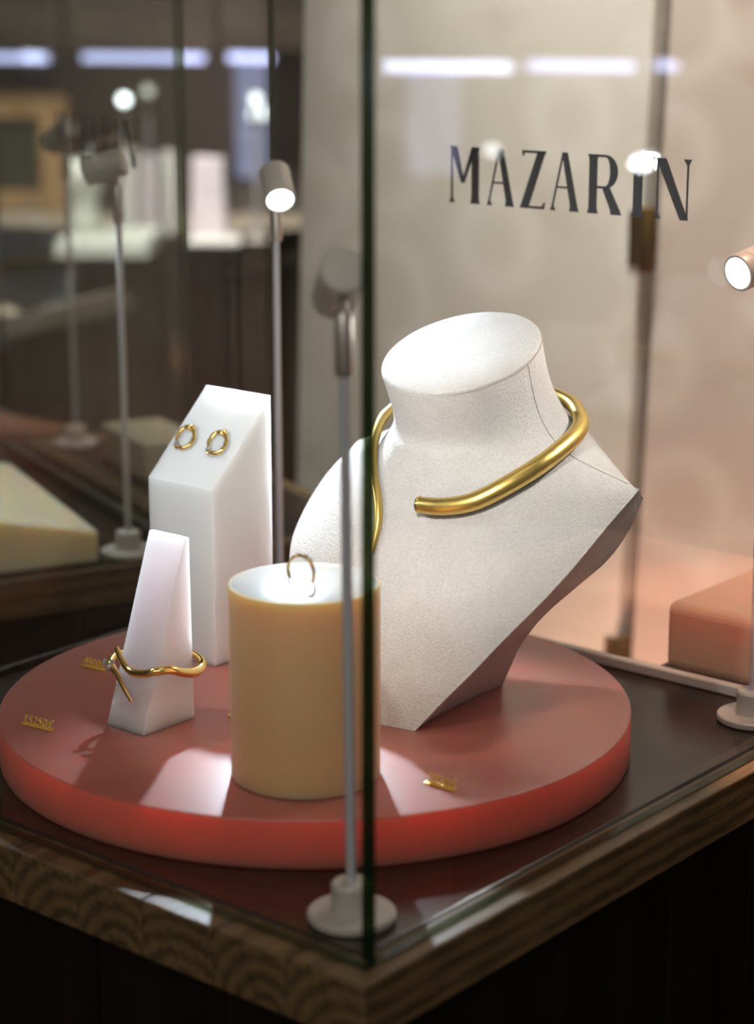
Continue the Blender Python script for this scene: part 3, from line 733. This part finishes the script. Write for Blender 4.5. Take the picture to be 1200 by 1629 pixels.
# shelf unit with tan frame
root = thing('wood_cabinet', 'tan framed wooden cabinet with dark glazed doors at the far left', 'cabinet', (-.86, 4.2, FZ), 0)
TAN = mat_wood('tan_oak_frame', (.30, .17, .07), (.48, .30, .15), .5, .5, 'Z', False); DGL = mat_plain('dark_cabinet_glass', (.05, .05, .035), .25)
o0 = (-.86, 4.2, FZ)
b = MB(o0); b.box((-1.1, 4.21, FZ), (-.62, 4.38, .235)); b.build('carcass', TAN, root, bevel=.003)
for k, (xa, xb) in enumerate(((-1.10, -.865), (-.862, -.62))):
    b = MB(o0)
    b.box((xa, 4.185, FZ + .06), (xa + .055, 4.209, .23)); b.box((xb - .055, 4.185, FZ + .06), (xb, 4.209, .23))
    for z0, z1 in ((.185, .23), (.0, .04), (FZ + .06, FZ + .12)): b.box((xa + .055, 4.185, z0), (xb - .055, 4.209, z1))
    dr = b.build('door', TAN, root)
    b = MB(o0); b.box((xa + .056, 4.2, .041), (xb - .056, 4.2088, .184)); b.build('glazing', DGL, dr)
    b = MB(o0); b.box((xa + .056, 4.2, FZ + .121), (xb - .056, 4.2088, -.001)); b.build('glazing', DGL, dr)
# wall cabinets with light bars underneath
WC = mat_wood('dark_wall_cabinet_wood', (.03, .02, .014), (.075, .055, .04), .5, .5, 'X', False)
BARL = mat_emit('light_bar_diffuser', (.56, .60, 1.0), 2.9); BARB = mat_emit('light_bar_diffuser_bright', (.66, .72, 1.0), 17); BARM = mat_emit('light_bar_diffuser_mid', (.55, .6, 1.0), 11)
WIN = mat_emit('lit_blue_window', (.34, .38, .62), .55); WINR = mat_emit('lit_blue_side_window', (.5, .55, .9), 1.6)
for k, (pa, pb, nm) in enumerate(((-60, 108, 'leftmost'), (112, 350, 'middle'), (354, 520, 'right-hand'))):
    xa, xb = far(pa, 4.1), far(pb, 4.1)
    root = thing('wall_cabinet', nm + ' dark wall cabinet along the far back wall, a lit bar beneath it', 'cabinet', ((xa + xb) / 2, 4.25, .3135), 0)
    o0 = ((xa + xb) / 2, 4.25, .3135)
    b = MB(o0); b.box((xa, 4.125, .3135), (xb, 4.399, .80)); b.build('carcass', WC, root, bevel=.003)
    b = MB(o0); b.box((xa + .004, 4.105, .3175), (xb - .004, 4.1245, .80)); b.build('door', WC, root, bevel=.002)
def bar(a, c, label, mat, r=.0075):
    a, c = Vector(a), Vector(c); mid = (a + c) / 2; root = thing('light_bar', label, 'light', mid, 0, 'slim lit bars')
    d = (c - a).normalized(); b = MB(mid); b.tube([a, c], r, 12); b.build('diffuser', mat, root, smooth=True, auto=40)
    for e, s in ((a, -1), (c, 1)):
        b = MB(mid); b.lathe([(r * 1.08, 0), (r * 1.08, .006)], 12, e + d * (s * .003 - .003 * (1 if s > 0 else 1)), d); b.build('end_cap', M['alu'], root, smooth=True, auto=40)
    return root
zb = .3050
for pa, pb, nm in ((-40, 88, 'lit bluish bar at the far left under the leftmost wall cabinet'), (140, 330, 'long lit bluish bar under the middle wall cabinet, above the mint bust'), (368, 436, 'short lit bluish bar under the right-hand wall cabinet, left of the back lamp')):
    bar((far(pa, 4.14), 4.14, zb), (far(pb, 4.14), 4.14, zb - .002), nm, BARL)
b = MB(); x0, x1 = far(378, 4.39), far(428, 4.39)
b.box((x0, 4.388, .05), (x1, 4.3995, .34)); o = b.build('window_1', WIN); o['kind'] = 'structure'
# spot lamps on the round counter, facing the viewer
for px, Y, lens, nm in ((204, 3.62, 'lens', 'bright far spot lamp standing above the lavender columns'), (241, 3.95, 'lens_faint', 'faint far spot lamp just right of the bright one'), (410, 3.66, 'lens_dim', 'pale far spot lamp left of the back lamp pole, under the short light bar')):
    lamp((far(px, Y), Y, .0003), (0, 0, .40), nm, 0, .232, lens)
far_box('lit_box', 'small bright lit box on a stem left of the back lamp pole', 'light', 398, 428, 3.8, .022, mat_emit('lit_box_face', (.85, .95, 1), 1.3), .02, .205)
b = MB(); o_ = (far(413, 3.81), 3.81, .0003); b.lathe([(.03, 0), (.03, .004), (.003, .006), (.003, .2045)], 16); o = b.build('box_stand', M['steel'], smooth=True, auto=35, loc=o_); tag(o, 'thin stand with round foot under the small lit box', 'stand')

# ------------------------------------------------------------------ right side of the shop, seen only as reflections in the right pane
root = thing('side_counter', 'brown counter along the right wall, mirrored faintly in the right pane', 'counter', (2.42, 1.6, FZ), 0)
b = MB((2.42, 1.6, FZ)); b.box((2.27, .6, FZ), (2.598, 2.8, -.165)); b.build('body', M['wood_brown'], root, bevel=.003)
b = MB((2.42, 1.6, FZ)); b.box((2.25, .58, -.1645), (2.598, 2.82, -.133)); b.build('worktop', tan_mat('tan_side_worktop', (.4, .33, .25)), root, bevel=.003)
root = thing('wall_shelf', 'wooden shelf on the right wall with lit bars below, mirrored in the right pane', 'shelf', (2.5, 1.6, .33), 0)
b = MB((2.5, 1.6, .33)); b.box((2.5, .9, .327), (2.599, 2.4, .35)); b.build('board', WC, root, bevel=.002)
for y in (1.0, 2.3):
    b = MB((2.5, 1.6, .33)); b.hull8([(2.51, y, .326), (2.599, y, .326), (2.599, y, .25), (2.595, y, .25)], [(2.51, y + .012, .326), (2.599, y + .012, .326), (2.599, y + .012, .25), (2.595, y + .012, .25)]); b.build('bracket', M['steel'], root)
for ya, yb, mt, nm in ((1.333, 1.550, BARB, 'brightest bar under the right shelf, mirrored right of the glass corner'), (1.578, 1.762, BARM, 'second lit bar under the right shelf, mirrored above the black lettering'), (1.800, 1.838, BARM, 'shortest lit bar under the right shelf, mirrored over the dark door gap')):
    bar((2.59, ya, .309), (2.59, yb, .306), nm, mt)
b = MB(); b.box((2.588, 1.375, .13), (2.5995, 1.465, .30)); o = b.build('window_2', WINR); o['kind'] = 'structure'
M['lens_far'] = mat_emit('lamp_lens_far', (.9, .96, 1), 75); M['lens_far_dim'] = mat_emit('lamp_lens_far_dim', (.9, .96, 1), 14)
lamp((2.56, 1.772, -.1327), (.3, 1.1, .35), 'bright lamp on the side counter, mirrored behind the last letters', 0, .262, 'lens_far')
lamp((2.56, 1.512, -.1327), (.3, 1.1, .35), 'dimmer lamp on the side counter, mirrored above the second letter', 0, .288, 'lens_far_dim')
